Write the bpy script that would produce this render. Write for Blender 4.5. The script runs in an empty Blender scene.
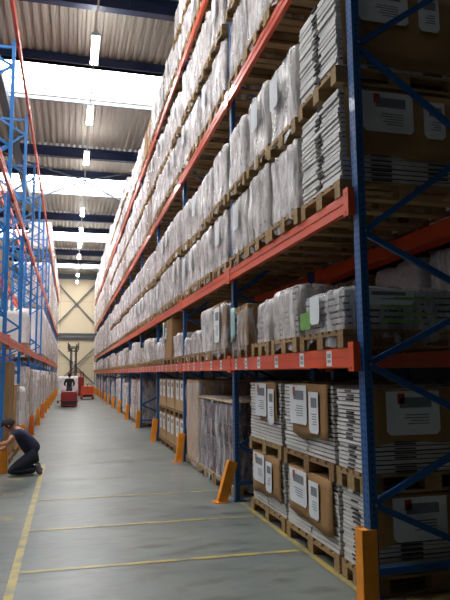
import bpy, math, random
from mathutils import Vector, Matrix
PI = math.pi
C = bpy.context.scene.collection
R = random.Random(7)

# ------------------------------------------------------------------ mesh helper
class MB:
    def __init__(s): s.v = []; s.f = []; s.mi = []; s.sm = []
    def face(s, idx, mi=0, smooth=False): s.f.append(idx); s.mi.append(mi); s.sm.append(smooth)
    def box(s, x0, y0, z0, x1, y1, z1, mi=0, M=None):
        b = len(s.v)
        for p in ((x0,y0,z0),(x1,y0,z0),(x1,y1,z0),(x0,y1,z0),(x0,y0,z1),(x1,y0,z1),(x1,y1,z1),(x0,y1,z1)):
            s.v.append(tuple(M @ Vector(p)) if M else p)
        for q in ((0,3,2,1),(4,5,6,7),(0,1,5,4),(1,2,6,5),(2,3,7,6),(3,0,4,7)):
            s.face([b+i for i in q], mi)
        return s
    def bev(s, x0, y0, z0, x1, y1, z1, r=.01, mi=0, M=None):
        """box with chamfered vertical edges and chamfered top and bottom rims"""
        b = len(s.v)
        def ring(z, i):
            a, c, d, e = x0+i, y0+i, x1-i, y1-i
            k = r
            return [(a+k,c,z),(d-k,c,z),(d,c+k,z),(d,e-k,z),(d-k,e,z),(a+k,e,z),(a,e-k,z),(a,c+k,z)]
        rings = [ring(z0, r*.7), ring(z0+r*.7, 0), ring(z1-r*.7, 0), ring(z1, r*.7)]
        for rg in rings:
            for p in rg: s.v.append(tuple(M @ Vector(p)) if M else p)
        for k in range(3):
            for i in range(8):
                j = (i+1) % 8
                s.face([b+k*8+i, b+k*8+j, b+(k+1)*8+j, b+(k+1)*8+i], mi)
        s.face([b+7-i for i in range(8)], mi); s.face([b+24+i for i in range(8)], mi)
        return s
    def bar(s, p, q, w, h=None, mi=0):
        """rectangular bar between two points"""
        h = h or w
        p = Vector(p); q = Vector(q); d = q-p; L = d.length; d.normalize()
        up = Vector((0,0,1)) if abs(d.z) < .95 else Vector((0,1,0))
        x = d.cross(up).normalized(); y = x.cross(d).normalized()
        M = Matrix((x, d, y)).transposed().to_4x4(); M.translation = p
        return s.box(-w/2, 0, -h/2, w/2, L, h/2, mi, M)
    def tube(s, pts, rad, n=10, mi=0, caps=True):
        pts = [Vector(p) for p in pts]
        rads = rad if isinstance(rad, (list, tuple)) else [rad]*len(pts)
        b = len(s.v)
        t0 = (pts[1]-pts[0]).normalized()
        ref = Vector((0,0,1)) if abs(t0.z) < .9 else Vector((1,0,0))
        for i, p in enumerate(pts):
            t = (pts[min(i+1,len(pts)-1)]-pts[max(i-1,0)]).normalized()
            x = t.cross(ref).normalized(); y = t.cross(x).normalized()
            for k in range(n):
                a = 2*PI*k/n
                s.v.append(tuple(p + (x*math.cos(a)+y*math.sin(a))*rads[i]))
        for i in range(len(pts)-1):
            for k in range(n):
                j = (k+1) % n
                s.face([b+i*n+k, b+i*n+j, b+(i+1)*n+j, b+(i+1)*n+k], mi, True)
        if caps:
            s.face([b+k for k in range(n-1,-1,-1)], mi); e = b+(len(pts)-1)*n
            s.face([e+k for k in range(n)], mi)
        return s
    def ball(s, c, r, n=12, m=8, mi=0, fn=None):
        b = len(s.v); rx, ry, rz = r if isinstance(r,(tuple,list)) else (r,r,r)
        for i in range(m+1):
            t = PI*i/m
            for k in range(n):
                a = 2*PI*k/n
                p = Vector((math.sin(t)*math.cos(a), math.sin(t)*math.sin(a), math.cos(t)))
                if fn: p = fn(p)
                s.v.append((c[0]+p.x*rx, c[1]+p.y*ry, c[2]+p.z*rz))
        for i in range(m):
            for k in range(n):
                j = (k+1) % n
                s.face([b+i*n+k, b+(i+1)*n+k, b+(i+1)*n+j, b+i*n+j], mi, True)
        return s
    def mesh(s, name, mats):
        me = bpy.data.meshes.new(name)
        me.from_pydata(s.v, [], s.f)
        for m in (mats if isinstance(mats,(list,tuple)) else [mats]): me.materials.append(m)
        me.polygons.foreach_set('material_index', s.mi)
        me.polygons.foreach_set('use_smooth', s.sm)
        me.update(); return me

def link(name, data, parent=None, loc=None, rot=None):
    o = bpy.data.objects.new(name, data); C.objects.link(o)
    if parent: o.parent = parent
    if loc is not None: o.location = loc
    if rot is not None: o.rotation_euler = rot
    return o
def build(name, mb, mats, parent=None, loc=None, rot=None):
    return link(name, mb.mesh(name, mats), parent, loc, rot)
def tag(o, label=None, cat=None, group=None, kind=None):
    if label: o['label'] = label
    if cat: o['category'] = cat
    if group: o['group'] = group
    if kind: o['kind'] = kind
    return o
def thing(name, label, cat, loc=(0,0,0), rz=0, group=None):
    return tag(link(name, None, None, loc, (0,0,rz)), label, cat, group)
def struct(name, mb, mats, label=None):
    o = build(name, mb, mats); o['kind'] = 'structure'
    if label: o['label'] = label
    return o

# ------------------------------------------------------------------ materials
def srgb(h):
    c = [int(h[i:i+2],16)/255 for i in (0,2,4)]
    return [x/12.92 if x <= .04045 else ((x+.055)/1.055)**2.4 for x in c]+[1]
def nt(name):
    m = bpy.data.materials.new(name); m.use_nodes = True
    t = m.node_tree; b = t.nodes['Principled BSDF']; return m, t, b
def mat(name, col, rough=.6, metal=0, var=.12, scale=6, bump=.0, bscale=40, col2=None, stretch=(1,1,1), coat=0):
    m, t, b = nt(name); N = t.nodes; L = t.links
    c = srgb(col)
    tc = N.new('ShaderNodeTexCoord'); mp = N.new('ShaderNodeMapping'); mp.inputs['Scale'].default_value = stretch
    L.new(tc.outputs['Object'], mp.inputs[0])
    no = N.new('ShaderNodeTexNoise'); no.inputs['Scale'].default_value = scale; no.inputs['Detail'].default_value = 5
    L.new(mp.outputs[0], no.inputs['Vector'])
    r = N.new('ShaderNodeValToRGB'); r.color_ramp.elements[0].position = .3; r.color_ramp.elements[1].position = .7
    c2 = srgb(col2) if col2 else [min(1,x*(1+var)) for x in c[:3]]+[1]
    c1 = c if col2 else [x*(1-var) for x in c[:3]]+[1]
    r.color_ramp.elements[0].color = c1; r.color_ramp.elements[1].color = c2
    L.new(no.outputs['Fac'], r.inputs[0]); L.new(r.outputs[0], b.inputs['Base Color'])
    b.inputs['Roughness'].default_value = rough; b.inputs['Metallic'].default_value = metal
    if coat: b.inputs['Coat Weight'].default_value = coat
    if bump:
        n2 = N.new('ShaderNodeTexNoise'); n2.inputs['Scale'].default_value = bscale; n2.inputs['Detail'].default_value = 3
        L.new(mp.outputs[0], n2.inputs['Vector'])
        bp = N.new('ShaderNodeBump'); bp.inputs['Strength'].default_value = bump; bp.inputs['Distance'].default_value = .01
        L.new(n2.outputs['Fac'], bp.inputs['Height']); L.new(bp.outputs[0], b.inputs['Normal'])
    return m

def film_mat(name, lo, hi, col, rough=.2, sc=(9,9,2.2)):
    m, t, b = nt(name); N = t.nodes; L = t.links
    tc = N.new('ShaderNodeTexCoord'); mp = N.new('ShaderNodeMapping'); mp.inputs['Scale'].default_value = sc
    L.new(tc.outputs['Object'], mp.inputs[0])
    oi = N.new('ShaderNodeObjectInfo')
    ad = N.new('ShaderNodeVectorMath'); ad.operation = 'ADD'
    ml = N.new('ShaderNodeMath'); ml.operation = 'MULTIPLY'; ml.inputs[1].default_value = 37
    L.new(oi.outputs['Random'], ml.inputs[0]); L.new(mp.outputs[0], ad.inputs[0]); L.new(ml.outputs[0], ad.inputs[1])
    no = N.new('ShaderNodeTexNoise'); no.inputs['Scale'].default_value = 1.6; no.inputs['Detail'].default_value = 6; no.inputs['Roughness'].default_value = .65
    L.new(ad.outputs[0], no.inputs['Vector'])
    b.inputs['Base Color'].default_value = srgb(col); b.inputs['Roughness'].default_value = rough
    b.inputs['Specular IOR Level'].default_value = .8
    n2 = N.new('ShaderNodeTexVoronoi'); n2.inputs['Scale'].default_value = 1.8; n2.feature = 'DISTANCE_TO_EDGE'
    n3 = N.new('ShaderNodeMix'); n3.data_type = 'RGBA'; n3.inputs[0].default_value = .2
    L.new(ad.outputs[0], n3.inputs[6]); L.new(no.outputs['Color'], n3.inputs[7])
    L.new(n3.outputs[2], n2.inputs['Vector'])
    sm = N.new('ShaderNodeMath'); sm.operation = 'ADD'; L.new(no.outputs['Fac'], sm.inputs[0]); L.new(n2.outputs['Distance'], sm.inputs[1])
    bp = N.new('ShaderNodeBump'); bp.inputs['Strength'].default_value = .9; bp.inputs['Distance'].default_value = .035
    L.new(sm.outputs[0], bp.inputs['Height']); L.new(bp.outputs[0], b.inputs['Normal'])
    mr = N.new('ShaderNodeMapRange'); mr.inputs[1].default_value = .35; mr.inputs[2].default_value = .68
    mr.inputs[3].default_value = lo; mr.inputs[4].default_value = hi
    L.new(no.outputs['Fac'], mr.inputs[0])
    tr = N.new('ShaderNodeBsdfTransparent'); mx = N.new('ShaderNodeMixShader')
    L.new(mr.outputs[0], mx.inputs[0]); L.new(tr.outputs[0], mx.inputs[1]); L.new(b.outputs[0], mx.inputs[2])
    L.new(mx.outputs[0], N['Material Output'].inputs['Surface'])
    return m

M = {}
M['post'] = mat('rack_blue', '1B548F', .45, 0, .15, 3, coat=.2)
M['postL'] = mat('rack_blue_lit', '2470B4', .45, 0, .15, 3, coat=.2)  # same rack blue, lightened to paint in the light on the left frames
M['hole'] = mat('perforation', '0C1424', .9)
M['beam'] = mat('rack_orange', 'DB4F1F', .4, 0, .1, 2, coat=.25)
M['guard'] = mat('guard_orange', 'E58E1C', .55, 0, .12, 7)
M['guard2'] = mat('guard_red_orange', 'DF6D22', .55, 0, .12, 7)
M['steel'] = mat('galvanised_steel', '9A9C9E', .4, .7)
M['bolt'] = mat('bolt_steel', 'A8A8A6', .4, .8)
M['wood'] = mat('pallet_wood', '96754C', .85, 0, .2, 5, .3, 30, '735638', (1,6,6))
M['wood2'] = mat('pallet_wood_pale', 'AC8D60', .85, 0, .2, 5, .3, 30, '866A44', (1,6,6))
M['board'] = mat('white_board_edges', 'E2DEDA', .6, 0, .1, 3, 0, 40, 'C6C3C0')
M['board2'] = mat('grey_board_edges', '98928E', .7, 0, .1, 3, 0, 40, 'BEB8B4')
M['gap'] = mat('dark_packing_gaps', '3A3836', .9)
M['card'] = mat('cardboard', 'A07A4C', .85, 0, .1, 2.5, .15, 25, '8C6840')
M['card2'] = mat('cardboard_pale', 'BC9A6C', .85, 0, .1, 2.5, .15, 25, 'A6845A')
M['paper'] = mat('label_paper', 'D9DCDD', .7, 0, .05, 4)
M['print'] = mat('printed_grey', '77797E', .7, 0, .3, 60, stretch=(1,1,3))
M['red'] = mat('printed_red', 'B8402C', .6)
M['green'] = mat('printed_green', '6FA34A', .6, 0, .2, 12)
M['teal'] = mat('pale_teal_paper', '9FC0BE', .6)
M['tape'] = mat('packing_tape', '9C8058', .3)
M['strap'] = mat('green_strap', '2E6E62', .5)
M['dark'] = mat('dark_bottles', '3A2026', .4, 0, .3, 8, 0, 40, '7A5058')
M['redbox'] = mat('red_brown_carton', '9C4E3C', .8, 0, .15, 3)
M['film'] = film_mat('stretch_film', .22, .95, 'F8F0EE', .16, (6.5,6.5,1.8))
M['film_clear'] = film_mat('clear_film', .05, .6, 'F2F2F6', .14, (7,7,1.6))
M['film_white'] = film_mat('white_foil', .85, 1.0, 'F4F0EE', .3, (5,5,4))
M['conc'] = None
M['navy'] = mat('navy_steel', '1C2A4C', .5, 0, .15, 2)
M['darkbeam'] = mat('dark_grey_steel', '34404C', .5, 0, .15, 2)
M['deck'] = mat('roof_deck_metal', 'B0A99D', .5, 0, .12, .6, 0, 40, '928B80', (1,.15,1))
M['purlin'] = mat('purlin_grey', '8E939C', .5, .3)
M['wall'] = mat('wall_panel_beige', 'B9A88C', .7, 0, .05, .5)
M['wall_pale'] = mat('wall_panel_pale', '9EA0A4', .8, 0, .05, .5)
M['wall_grey'] = mat('wall_panel_grey', '3A3A3C', .8, 0, .05, .5)
M['seam'] = mat('panel_seam', '8D8371', .8)
M['ground'] = mat('outside', '777777', .9)
M['black'] = mat('black_plastic', '1B1B1E', .5)
M['rubber'] = mat('tyre_rubber', '151515', .8)
M['truckred'] = mat('truck_red', '8E2620', .4, 0, .1, 3, coat=.3)
M['truckorange'] = mat('truck_orange', 'D8502A', .4, 0, .1, 3, coat=.3)
M['navycloth'] = mat('navy_cloth', '262B42', .9, 0, .15, 8, .3, 18)
M['darkcloth'] = mat('dark_trouser_cloth', '1D2130', .9, 0, .15, 8, .3, 18)
M['blackcloth'] = mat('black_cloth', '17171B', .9, 0, .15, 8, .3, 18)
M['greycloth'] = mat('grey_trouser_cloth', '3C3D44', .9, 0, .15, 8, .3, 18)
M['skin'] = mat('skin', 'B27F68', .55, 0, .06, 10)
M['hair'] = mat('dark_hair', '241C1A', .8, 0, .3, 40)
M['shoe'] = mat('work_shoe', '4A4448', .6)
M['eye'] = mat('eye', '1A1614', .3)
M['lampbody'] = mat('lamp_housing', 'C9CCCF', .4)
M['wire'] = mat('rail_grey', 'A9A59E', .4, .3)

def emis(name, col, st):
    m, t, b = nt(name)
    b.inputs['Base Color'].default_value = srgb(col); b.inputs['Emission Color'].default_value = srgb(col); b.inputs['Emission Strength'].default_value = st
    return m
M['tube'] = emis('fluorescent_tube', 'FFFFFF', 32)
def pane():
    m, t, b = nt('skylight_pane'); N = t.nodes
    tr = N.new('ShaderNodeBsdfTransparent'); tr.inputs[0].default_value = (.97,.985,1,1)
    gl = N.new('ShaderNodeBsdfGlossy'); gl.inputs['Roughness'].default_value = .2
    mx = N.new('ShaderNodeMixShader'); mx.inputs[0].default_value = .05
    t.links.new(tr.outputs[0], mx.inputs[1]); t.links.new(gl.outputs[0], mx.inputs[2])
    t.links.new(mx.outputs[0], N['Material Output'].inputs['Surface']); return m
M['pane'] = pane()

def concrete(name, paint=None):
    m, t, b = nt(name); N = t.nodes; L = t.links
    g = N.new('ShaderNodeNewGeometry')
    def noise(sc, det, st=(1,1,1)):
        mp = N.new('ShaderNodeMapping'); mp.inputs['Scale'].default_value = st
        L.new(g.outputs['Position'], mp.inputs[0])
        n = N.new('ShaderNodeTexNoise'); n.inputs['Scale'].default_value = sc; n.inputs['Detail'].default_value = det; n.inputs['Roughness'].default_value = .6
        L.new(mp.outputs[0], n.inputs['Vector']); return n
    n1 = noise(.9, 7); n2 = noise(2.2, 8, (1,2.6,1)); n3 = noise(14, 4)
    r1 = N.new('ShaderNodeValToRGB'); e = r1.color_ramp.elements
    e[0].position = .3; e[0].color = srgb('5C6463'); e[1].position = .72; e[1].color = srgb('7B8079')
    L.new(n1.outputs['Fac'], r1.inputs[0])
    r2 = N.new('ShaderNodeValToRGB'); e = r2.color_ramp.elements
    e[0].position = .34; e[0].color = (.42,.37,.31,1); e[1].position = .5; e[1].color = (1,1,1,1)
    L.new(n2.outputs['Fac'], r2.inputs[0])
    mx = N.new('ShaderNodeMix'); mx.data_type = 'RGBA'; mx.blend_type = 'MULTIPLY'; mx.inputs[0].default_value = .7
    L.new(r1.outputs[0], mx.inputs[6]); L.new(r2.outputs[0], mx.inputs[7])
    out = mx.outputs[2]
    if paint:
        r3 = N.new('ShaderNodeValToRGB'); e = r3.color_ramp.elements
        e[0].position = paint[1]; e[0].color = (.25,.25,.25,1); e[1].position = paint[1]+.2; e[1].color = (1,1,1,1)
        n4 = noise(5, 6); L.new(n4.outputs['Fac'], r3.inputs[0])
        m2 = N.new('ShaderNodeMix'); m2.data_type = 'RGBA'
        L.new(r3.outputs[0], m2.inputs[0]); L.new(out, m2.inputs[6]); m2.inputs[7].default_value = srgb(paint[0])
        out = m2.outputs[2]
    L.new(out, b.inputs['Base Color'])
    mr = N.new('ShaderNodeMapRange'); mr.inputs[3].default_value = .22; mr.inputs[4].default_value = .5
    L.new(n2.outputs['Fac'], mr.inputs[0]); L.new(mr.outputs[0], b.inputs['Roughness'])
    bp = N.new('ShaderNodeBump'); bp.inputs['Strength'].default_value = .06; bp.inputs['Distance'].default_value = .01
    L.new(n3.outputs['Fac'], bp.inputs['Height']); L.new(bp.outputs[0], b.inputs['Normal'])
    return m
M['conc'] = concrete('concrete')
M['paint'] = concrete('yellow_floor_paint', ('B09C50', .36))
M['paint_faded'] = concrete('faded_yellow_paint', ('A8985A', .5))

# ------------------------------------------------------------------ camera (right, up, back axes in world)
H = 1.65
rot = ((0.96862056,-0.0205327,-0.24769461),(-0.24835757,-0.11857071,-0.96138416),(-0.00962951,0.99273329,-0.11994948))
Mc = Matrix(rot).to_4x4(); Mc.translation = (0,0,H)
cd = bpy.data.cameras.new('camera'); cam = bpy.data.objects.new('camera', cd); C.objects.link(cam)
cam.matrix_world = Mc
cd.sensor_fit = 'VERTICAL'; cd.sensor_height = 24; cd.lens = 24; cd.clip_start = .05; cd.clip_end = 300
bpy.context.scene.camera = cam

# ------------------------------------------------------------------ shell
XL, XRW, Y0, Y1, ZC = -11.5, 4.9, -9.0, 59.3, 11.5
f = MB(); f.box(XL, Y0, -.2, XRW, Y1, 0)
def fl(x0,y0,x1,y1,mi, z=.0025):
    b = len(f.v); f.v += [(x0,y0,z),(x1,y0,z),(x1,y1,z),(x0,y1,z)]; f.face([b,b+1,b+2,b+3], mi)
def flq(p, mi, z=.003):
    b = len(f.v); f.v += [(a,c,z) for a,c in p]; f.face([b,b+1,b+2,b+3], mi)
flq([(-.44,3.0),(-.37,3.0),(-.40,11.85),(-.47,11.85)], 1)
for y, mi in ((5.5,1),(6.9,1),(8.5,1),(10.0,2),(11.7,2),(13.6,2)):
    flq([(-.39,y),(2.1,y-.06),(2.1,y),(-.39,y+.06)], mi, .0035)
flq([(2.12,3.2),(2.18,3.2),(2.18,7.6),(2.12,7.6)], 1, .0045)
flq([(2.12,4.0),(4.85,4.0),(4.85,4.16),(2.12,4.16)], 1, .004)
for x, y in ((-.72,7.6),(-.72,9.0),(-.80,10.3)): flq([(x-.14,y-.12),(x+.12,y-.12),(x+.12,y+.12),(x-.14,y+.12)], 2)
struct('floor', f, [M['conc'], M['paint'], M['paint_faded']], 'grey concrete warehouse floor with worn yellow lines')

# far wall with panel seams
w = MB(); w.box(XL, Y1, 0, XRW, Y1+.2, ZC+.6)
for z in (1.3, 2.6, 5.15, 8.55): w.box(XL, Y1-.006, z, XRW, Y1+.001, z+.03, 1)
for x in range(-10, 5, 3): w.box(x-.01, Y1-.005, 0, x+.01, Y1+.001, ZC, 1)
struct('wall_far', w, [M['wall'], M['seam']])
for nm, a in (('wall_left', (XL-.2,Y0,0,XL,Y1,ZC+.6)), ('wall_right', (XRW,Y0,0,XRW+.2,Y1,ZC+.6)), ('wall_near', (XL,Y0-.2,0,XRW,Y0,ZC+.6))):
    w = MB(); w.box(*a); struct(nm, w, [M['wall_pale' if nm == 'wall_left' else 'wall_grey']])
n = 0
def trim(mb, m, label):
    global n
    n += 1; struct('trim_%d' % n, mb, [m], label)
# rails and cross braces on the far wall
t = MB(); t.box(XL, Y1-.18, 5.38, XRW, Y1-.01, 5.52); trim(t, M['darkbeam'], 'upper grey rail along the far wall')
t = MB(); t.box(XL, Y1-.18, 4.98, XRW, Y1-.01, 5.14); trim(t, M['darkbeam'], 'lower grey rail along the far wall')
t = MB(); t.box(XL, Y1-.35, 10.75, XRW, Y1-.01, 11.2); trim(t, M['darkbeam'], 'dark beam on top of the far wall')
xa, xb = -1.5, 2.45
for (za, zb, s) in ((10.5,6.2,'upper'),(4.3,.5,'lower')):
    t = MB(); t.bar((xa,Y1-.12,za),(xb,Y1-.12,zb), .09, .09); trim(t, M['darkbeam'], s+' wall brace falling to the right')
    t = MB(); t.bar((xb,Y1-.16,za),(xa,Y1-.16,zb), .09, .09); trim(t, M['darkbeam'], s+' wall brace falling to the left')
for x in (xa-.15, xb+.15):
    t = MB(); t.box(x-.1, Y1-.25, 0, x+.1, Y1-.01, 11.2); trim(t, M['darkbeam'], 'steel wall column')

# roof: trapezoid deck between skylight strips
SKY = [(7.5,10.0),(18.4,21.2),(29.4,32.8),(41.3,44.6),(53.3,56.3)]
edges = [Y0]
for a, b in SKY: edges += [a, b]
edges.append(Y1)
per = .24
for i in range(0, len(edges), 2):
    a, b = edges[i], edges[i+1]; d = MB(); x = XL
    prof = []
    while x < XRW:
        prof += [(x,ZC),(x+.09,ZC),(x+.12,ZC+.08),(x+.21,ZC+.08)]; x += per
    prof.append((XRW, ZC))
    for (px, pz) in prof: d.v += [(px,a,pz),(px,b,pz)]
    for k in range(len(prof)-1): d.face([2*k,2*k+1,2*k+3,2*k+2])
    bb = len(d.v); d.box(XL,a,ZC+.2,XRW,b,ZC+.3)
    for y in (a, b): d.box(XL, y-.03, ZC-.02, XRW, y+.03, ZC+.25)
    struct('ceiling', d, [M['deck']], 'ribbed metal roof deck')
k = 0
for a, b in SKY:
    k += 1; s_ = MB(); s_.box(XL, a+.03, ZC+.26, XRW, b-.03, ZC+.265)
    o = struct('window_%d' % k, s_, [M['pane']], 'roof skylight strip across the hall')
    g = MB(); x = XL+1.0
    while x < XRW: g.box(x-.015, a, ZC+.21, x+.015, b, ZC+.25); x += 1.05
    build('glazing_bar', g, [M['purlin']], o)
    # portal
    ld = bpy.data.lights.new('skylight_portal', 'AREA'); ld.shape = 'RECTANGLE'; ld.size = XRW-XL; ld.size_y = b-a
    ld.cycles.is_portal = True
    lo = bpy.data.objects.new('skylight_portal', ld); C.objects.link(lo); lo.location = ((XL+XRW)/2,(a+b)/2,ZC+.3)
# purlins at skylight edges
for a, b in SKY:
    t = MB(); t.box(XL, a-.22, ZC-.30, XRW, a-.02, ZC-.003); t.box(XL, a-.26, ZC-.30, XRW, a-.0, ZC-.27); trim(t, M['navy'], 'navy purlin along the near skylight edge')
    t = MB(); t.box(XL, b+.02, ZC-.16, XRW, b+.14, ZC-.003); trim(t, M['purlin'], 'pale purlin along the far skylight edge')
    t = MB(); t.box(XL, b-.75, ZC+.12, XRW, b-.69, ZC+.2); trim(t, M['purlin'], 'thin bar crossing the skylight')
# girders
GIR = [3.3, 14.7, 25.9, 37.0, 48.1]
for y in GIR:
    t = MB(); t.box(XL, y-.12, ZC-.56, XRW, y+.12, ZC-.52); t.box(XL, y-.12, ZC-.16, XRW, y+.12, ZC-.12); t.box(XL, y-.02, ZC-.52, XRW, y+.02, ZC-.16)
    for i in range(6): t.box(XL+i*3.2, y-.1, ZC-.52, XL+i*3.2+.02, y+.1, ZC-.08)
    trim(t, M['navy'], 'navy steel roof girder')
    t = MB(); x = XL+.15
    while x < XRW: t.box(x, y-.12, ZC-.119, x+.10, y+.12, ZC-.001); x += per
    trim(t, M['paper'], 'row of pale closure blocks above the girder')
t = MB(); t.box(-2.42, Y0, ZC-.95, -2.16, Y1, ZC-.58); trim(t, M['darkbeam'], 'dark lengthwise roof beam above the left rack')
t = MB(); t.box(-6.0, 13.9, 0, -5.7, 14.3, ZC-.56); trim(t, M['darkbeam'], 'steel building column')
# wind bracing
for (p, q) in (((.5,29.4),(-4.2,25.5)),((.5,29.4),(4.8,26.0)),((.5,29.4),(4.8,36.4)),((.5,29.4),(-4.2,36.4)),((.5,52.9),(4.8,48.1)),((.5,52.9),(-4.2,48.1)),((.5,52.9),(4.8,57.5))):
    t = MB(); t.tube([(p[0],p[1],ZC-.4),(q[0],q[1],ZC-.42)], .035, 8); trim(t, M['darkbeam'], 'thin roof wind brace')

# ------------------------------------------------------------------ lamps in a row
ORD = ['first','second','third','fourth','fifth','sixth','seventh','eighth','ninth','tenth','eleventh','twelfth','thirteenth','fourteenth','fifteenth','sixteenth']
lb = MB(); lb.box(-.022,-.76,.0,.022,.76,.06); lb.box(-.03,-.76,.06,.03,.76,.12)
for y in (-.76,.73): lb.box(-.12,y,-.01,.12,y+.03,.07)
lb = lb.mesh('housing', M['lampbody'])
tb = MB(); tb.tube([(0,-.725,0),(0,.725,0)], .034, 10); tb = tb.mesh('tube', M['tube'])
LX, LZ = .47, 10.28
ys = [15.58+4.22*i for i in range(-3, 11)]
g = 'twin tube lamps hanging in a row over the aisle'
for i, y in enumerate(ys):
    if i < 3: lab = 'twin tube ceiling lamp above the viewer, %s row position' % ORD[i]
    else: lab = 'glowing twin tube lamp over the aisle, %s lamp in the row from the viewer' % ORD[i-3]
    t = thing('ceiling_lamp', lab, 'lamp', (LX,y,LZ), 0, g)
    link('housing', lb, t)
    link('fluorescent_tube', tb, t, (-.06,0,.0)); link('fluorescent_tube', tb, t, (.06,0,.0))
    for yy in (-.6,.6):
        if min(abs(y+yy-g_) for g_ in GIR) > .2 and not any(a-.3 < y+yy < b+.2 for a, b in SKY):
            build('suspension_wire', MB().tube([(0,yy,.12),(0,yy,ZC-LZ-.02)], .006, 6), M['wire'], t)
t = MB(); t.box(LX-.02, Y0+1, LZ+.125, LX+.02, Y1-.2, LZ+.155)
tag(build('lamp_rail', t, M['wire']), 'thin grey rail carrying the row of aisle lamps', 'rail')

# ------------------------------------------------------------------ racks
def post_mesh(z1, m, holes, face=-1):
    p = MB()
    # C profile opening to the back
    p.box(-.05,-.05,0,-.045,.05,z1); p.box(-.05,-.05,0,.01,-.044,z1); p.box(-.05,.044,0,.01,.05,z1)
    p.box(.004,-.05,0,.01,-.03,z1); p.box(.004,.03,0,.01,.05,z1)
    if holes:
        z = .25
        while z < z1-.05:
            for y in (-.026,.018): p.box(-.0508,y,z,-.05,y+.008,z+.022,1)
            for x in (-.022,): p.box(x,-.0508,z+.01,x+.010,-.05,z+.03,1)
            z += .05
    return p.mesh('post', [m, M['hole']])
def brace_pts(z1):
    fr = [.69,1.70,2.71,4.23,5.75,7.27]; rr = [.2,1.19,2.2,3.47,4.99,6.51,7.9]
    s = []
    for i, zf in enumerate(fr):
        s.append((zf, rr[i])); s.append((zf, rr[i+1]))
    return s
def frame_meshes(z1, m, holes):
    D = {'post': post_mesh(z1, m, holes)}
    D['brace'] = []
    for zf, zr in brace_pts(z1):
        b = MB(); b.bar((-.0,0,zf),(1.07,0,zr), .035, .045); D['brace'].append(b.mesh('brace', m))
    for z in (.22, z1-.12):
        b = MB(); b.bar((0,0,z),(1.08,0,z), .035, .05); D['brace'].append(b.mesh('brace', m))
    b = MB(); b.box(-.08,-.08,0,.09,.08,.008)
    for q in ((-.06,-.065),(.07,.065)): b.tube([(q[0],q[1],.008),(q[0],q[1],.022)], .011, 6)
    D['foot'] = b.mesh('foot_plate', m)
    b = MB()
    for zf, _ in brace_pts(z1)[::2]: b.tube([(-.0,-.052,zf),(-.0,-.06,zf)], .009, 6)
    D['bolts'] = b.mesh('bolt', M['bolt'])
    return D
FN = frame_meshes(8.05, M['post'], True); FF = frame_meshes(8.05, M['post'], False); FL = frame_meshes(7.75, M['postL'], False); FLN = frame_meshes(7.75, M['postL'], True)
def frame(D, x, y, side, label, group):
    t = thing('rack_frame', label, 'rack frame', (x+.05*side, y, 0), 0 if side > 0 else PI, group)
    link('post', D['post'], t); link('post', D['post'], t, (1.08,0,0), (0,0,PI))
    link('foot_plate', D['foot'], t); link('foot_plate', D['foot'], t, (1.08,0,0), (0,0,PI))
    for b in D['brace']: link('brace', b, t)
    link('bolt', D['bolts'], t)
    return t
def beam_mesh(L, h=.15):
    b = MB(); y0, y1 = .008, L-.008
    b.box(-.05,y0,0,-.0,y1,h*.42); b.box(-.042,y0,h*.42,-.0,y1,h*.55); b.box(-.05,y0,h*.55,-.0,y1,h)
    return b.mesh('rail', M['beam'])
def conn_mesh(h=.15):
    b = MB(); b.box(-.056,-.044,-.03,-.0505,.044,h+.04); b.box(-.05,-.044,-.03,0,-.038,h+.04)
    for z in (0, h): b.tube([(-.056,0,z),(-.062,0,z)], .008, 6)
    return b.mesh('end_connector', M['beam'])
BL = 3.65
BMS, CM = {3.65: beam_mesh(3.65), 3.3: beam_mesh(3.3)}, conn_mesh()
def sticker_mesh():
    b = MB(); b.box(-.0012,-.05,-.01,0,.05,.115); return b.mesh('location_label', M['paper'])
def sticker_print():
    b = MB(); r = random.Random(3); y = -.036
    while y < .034:
        wd = r.choice((.002,.004,.006)); b.box(-.0018,y,.055,-.0012,y+wd,.092); y += wd+r.choice((.003,.005))
    for k in range(4): b.box(-.0018,-.03+k*.016,.018,-.0012,-.02+k*.016,.042)
    return b.mesh('printed_code', M['print'])
ST, SP = sticker_mesh(), sticker_print()
def beam(x, y, z, side, label, group, stickers=(), BL=3.65):
    BM = BMS[BL]
    # origin at one end; x = outer face
    t = thing('rack_beam', label, 'rack beam', (x+.05*side, y if side > 0 else y+BL, z), 0 if side > 0 else PI, group)
    link('rail', BM, t); link('end_connector', CM, t, (0,.045,0)); link('end_connector', CM, t, (0,BL-.045,0))
    for s in stickers:
        q = link('location_label', ST, t, (-.0505, s if side > 0 else BL-s, .022)); link('printed_code', SP, q)
    return t
PITCH = 3.65
XR, YR, NR = 2.1, 4.1, 15
LEV = [1.68, 2.87, 5.36, 7.76]
LN = ['lowest','second','third','top']
XLF, YL, NL, PL = -1.09, 11.05-3.3, 15, 3.3
LLEV = [2.15, 4.75, 7.75]; LLN = ['lowest','middle','top']
BAYN = ['nearest']+ORD[1:]
NB = NR-1
for k in range(NR):
    lab = 'blue upright rack frame closest to the viewer, end of the right rack' if k == 0 else 'blue upright frame of the right rack, %s frame from the near end' % ORD[k]
    frame(FN if k < 3 else FF, XR, YR+k*PITCH, 1, lab, 'blue frames of the right rack')
for k in range(NL):
    lab = 'blue upright frame of the left rack, %s frame counted from the viewer' % ORD[k]
    frame(FLN if k < 2 else FL, XLF, YL+k*PL, -1, lab, 'blue frames of the left rack')
def bayword(k): return 'nearest bay' if k == 0 else ('farthest bay' if k == 13 else ORD[k]+' bay')
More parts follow.
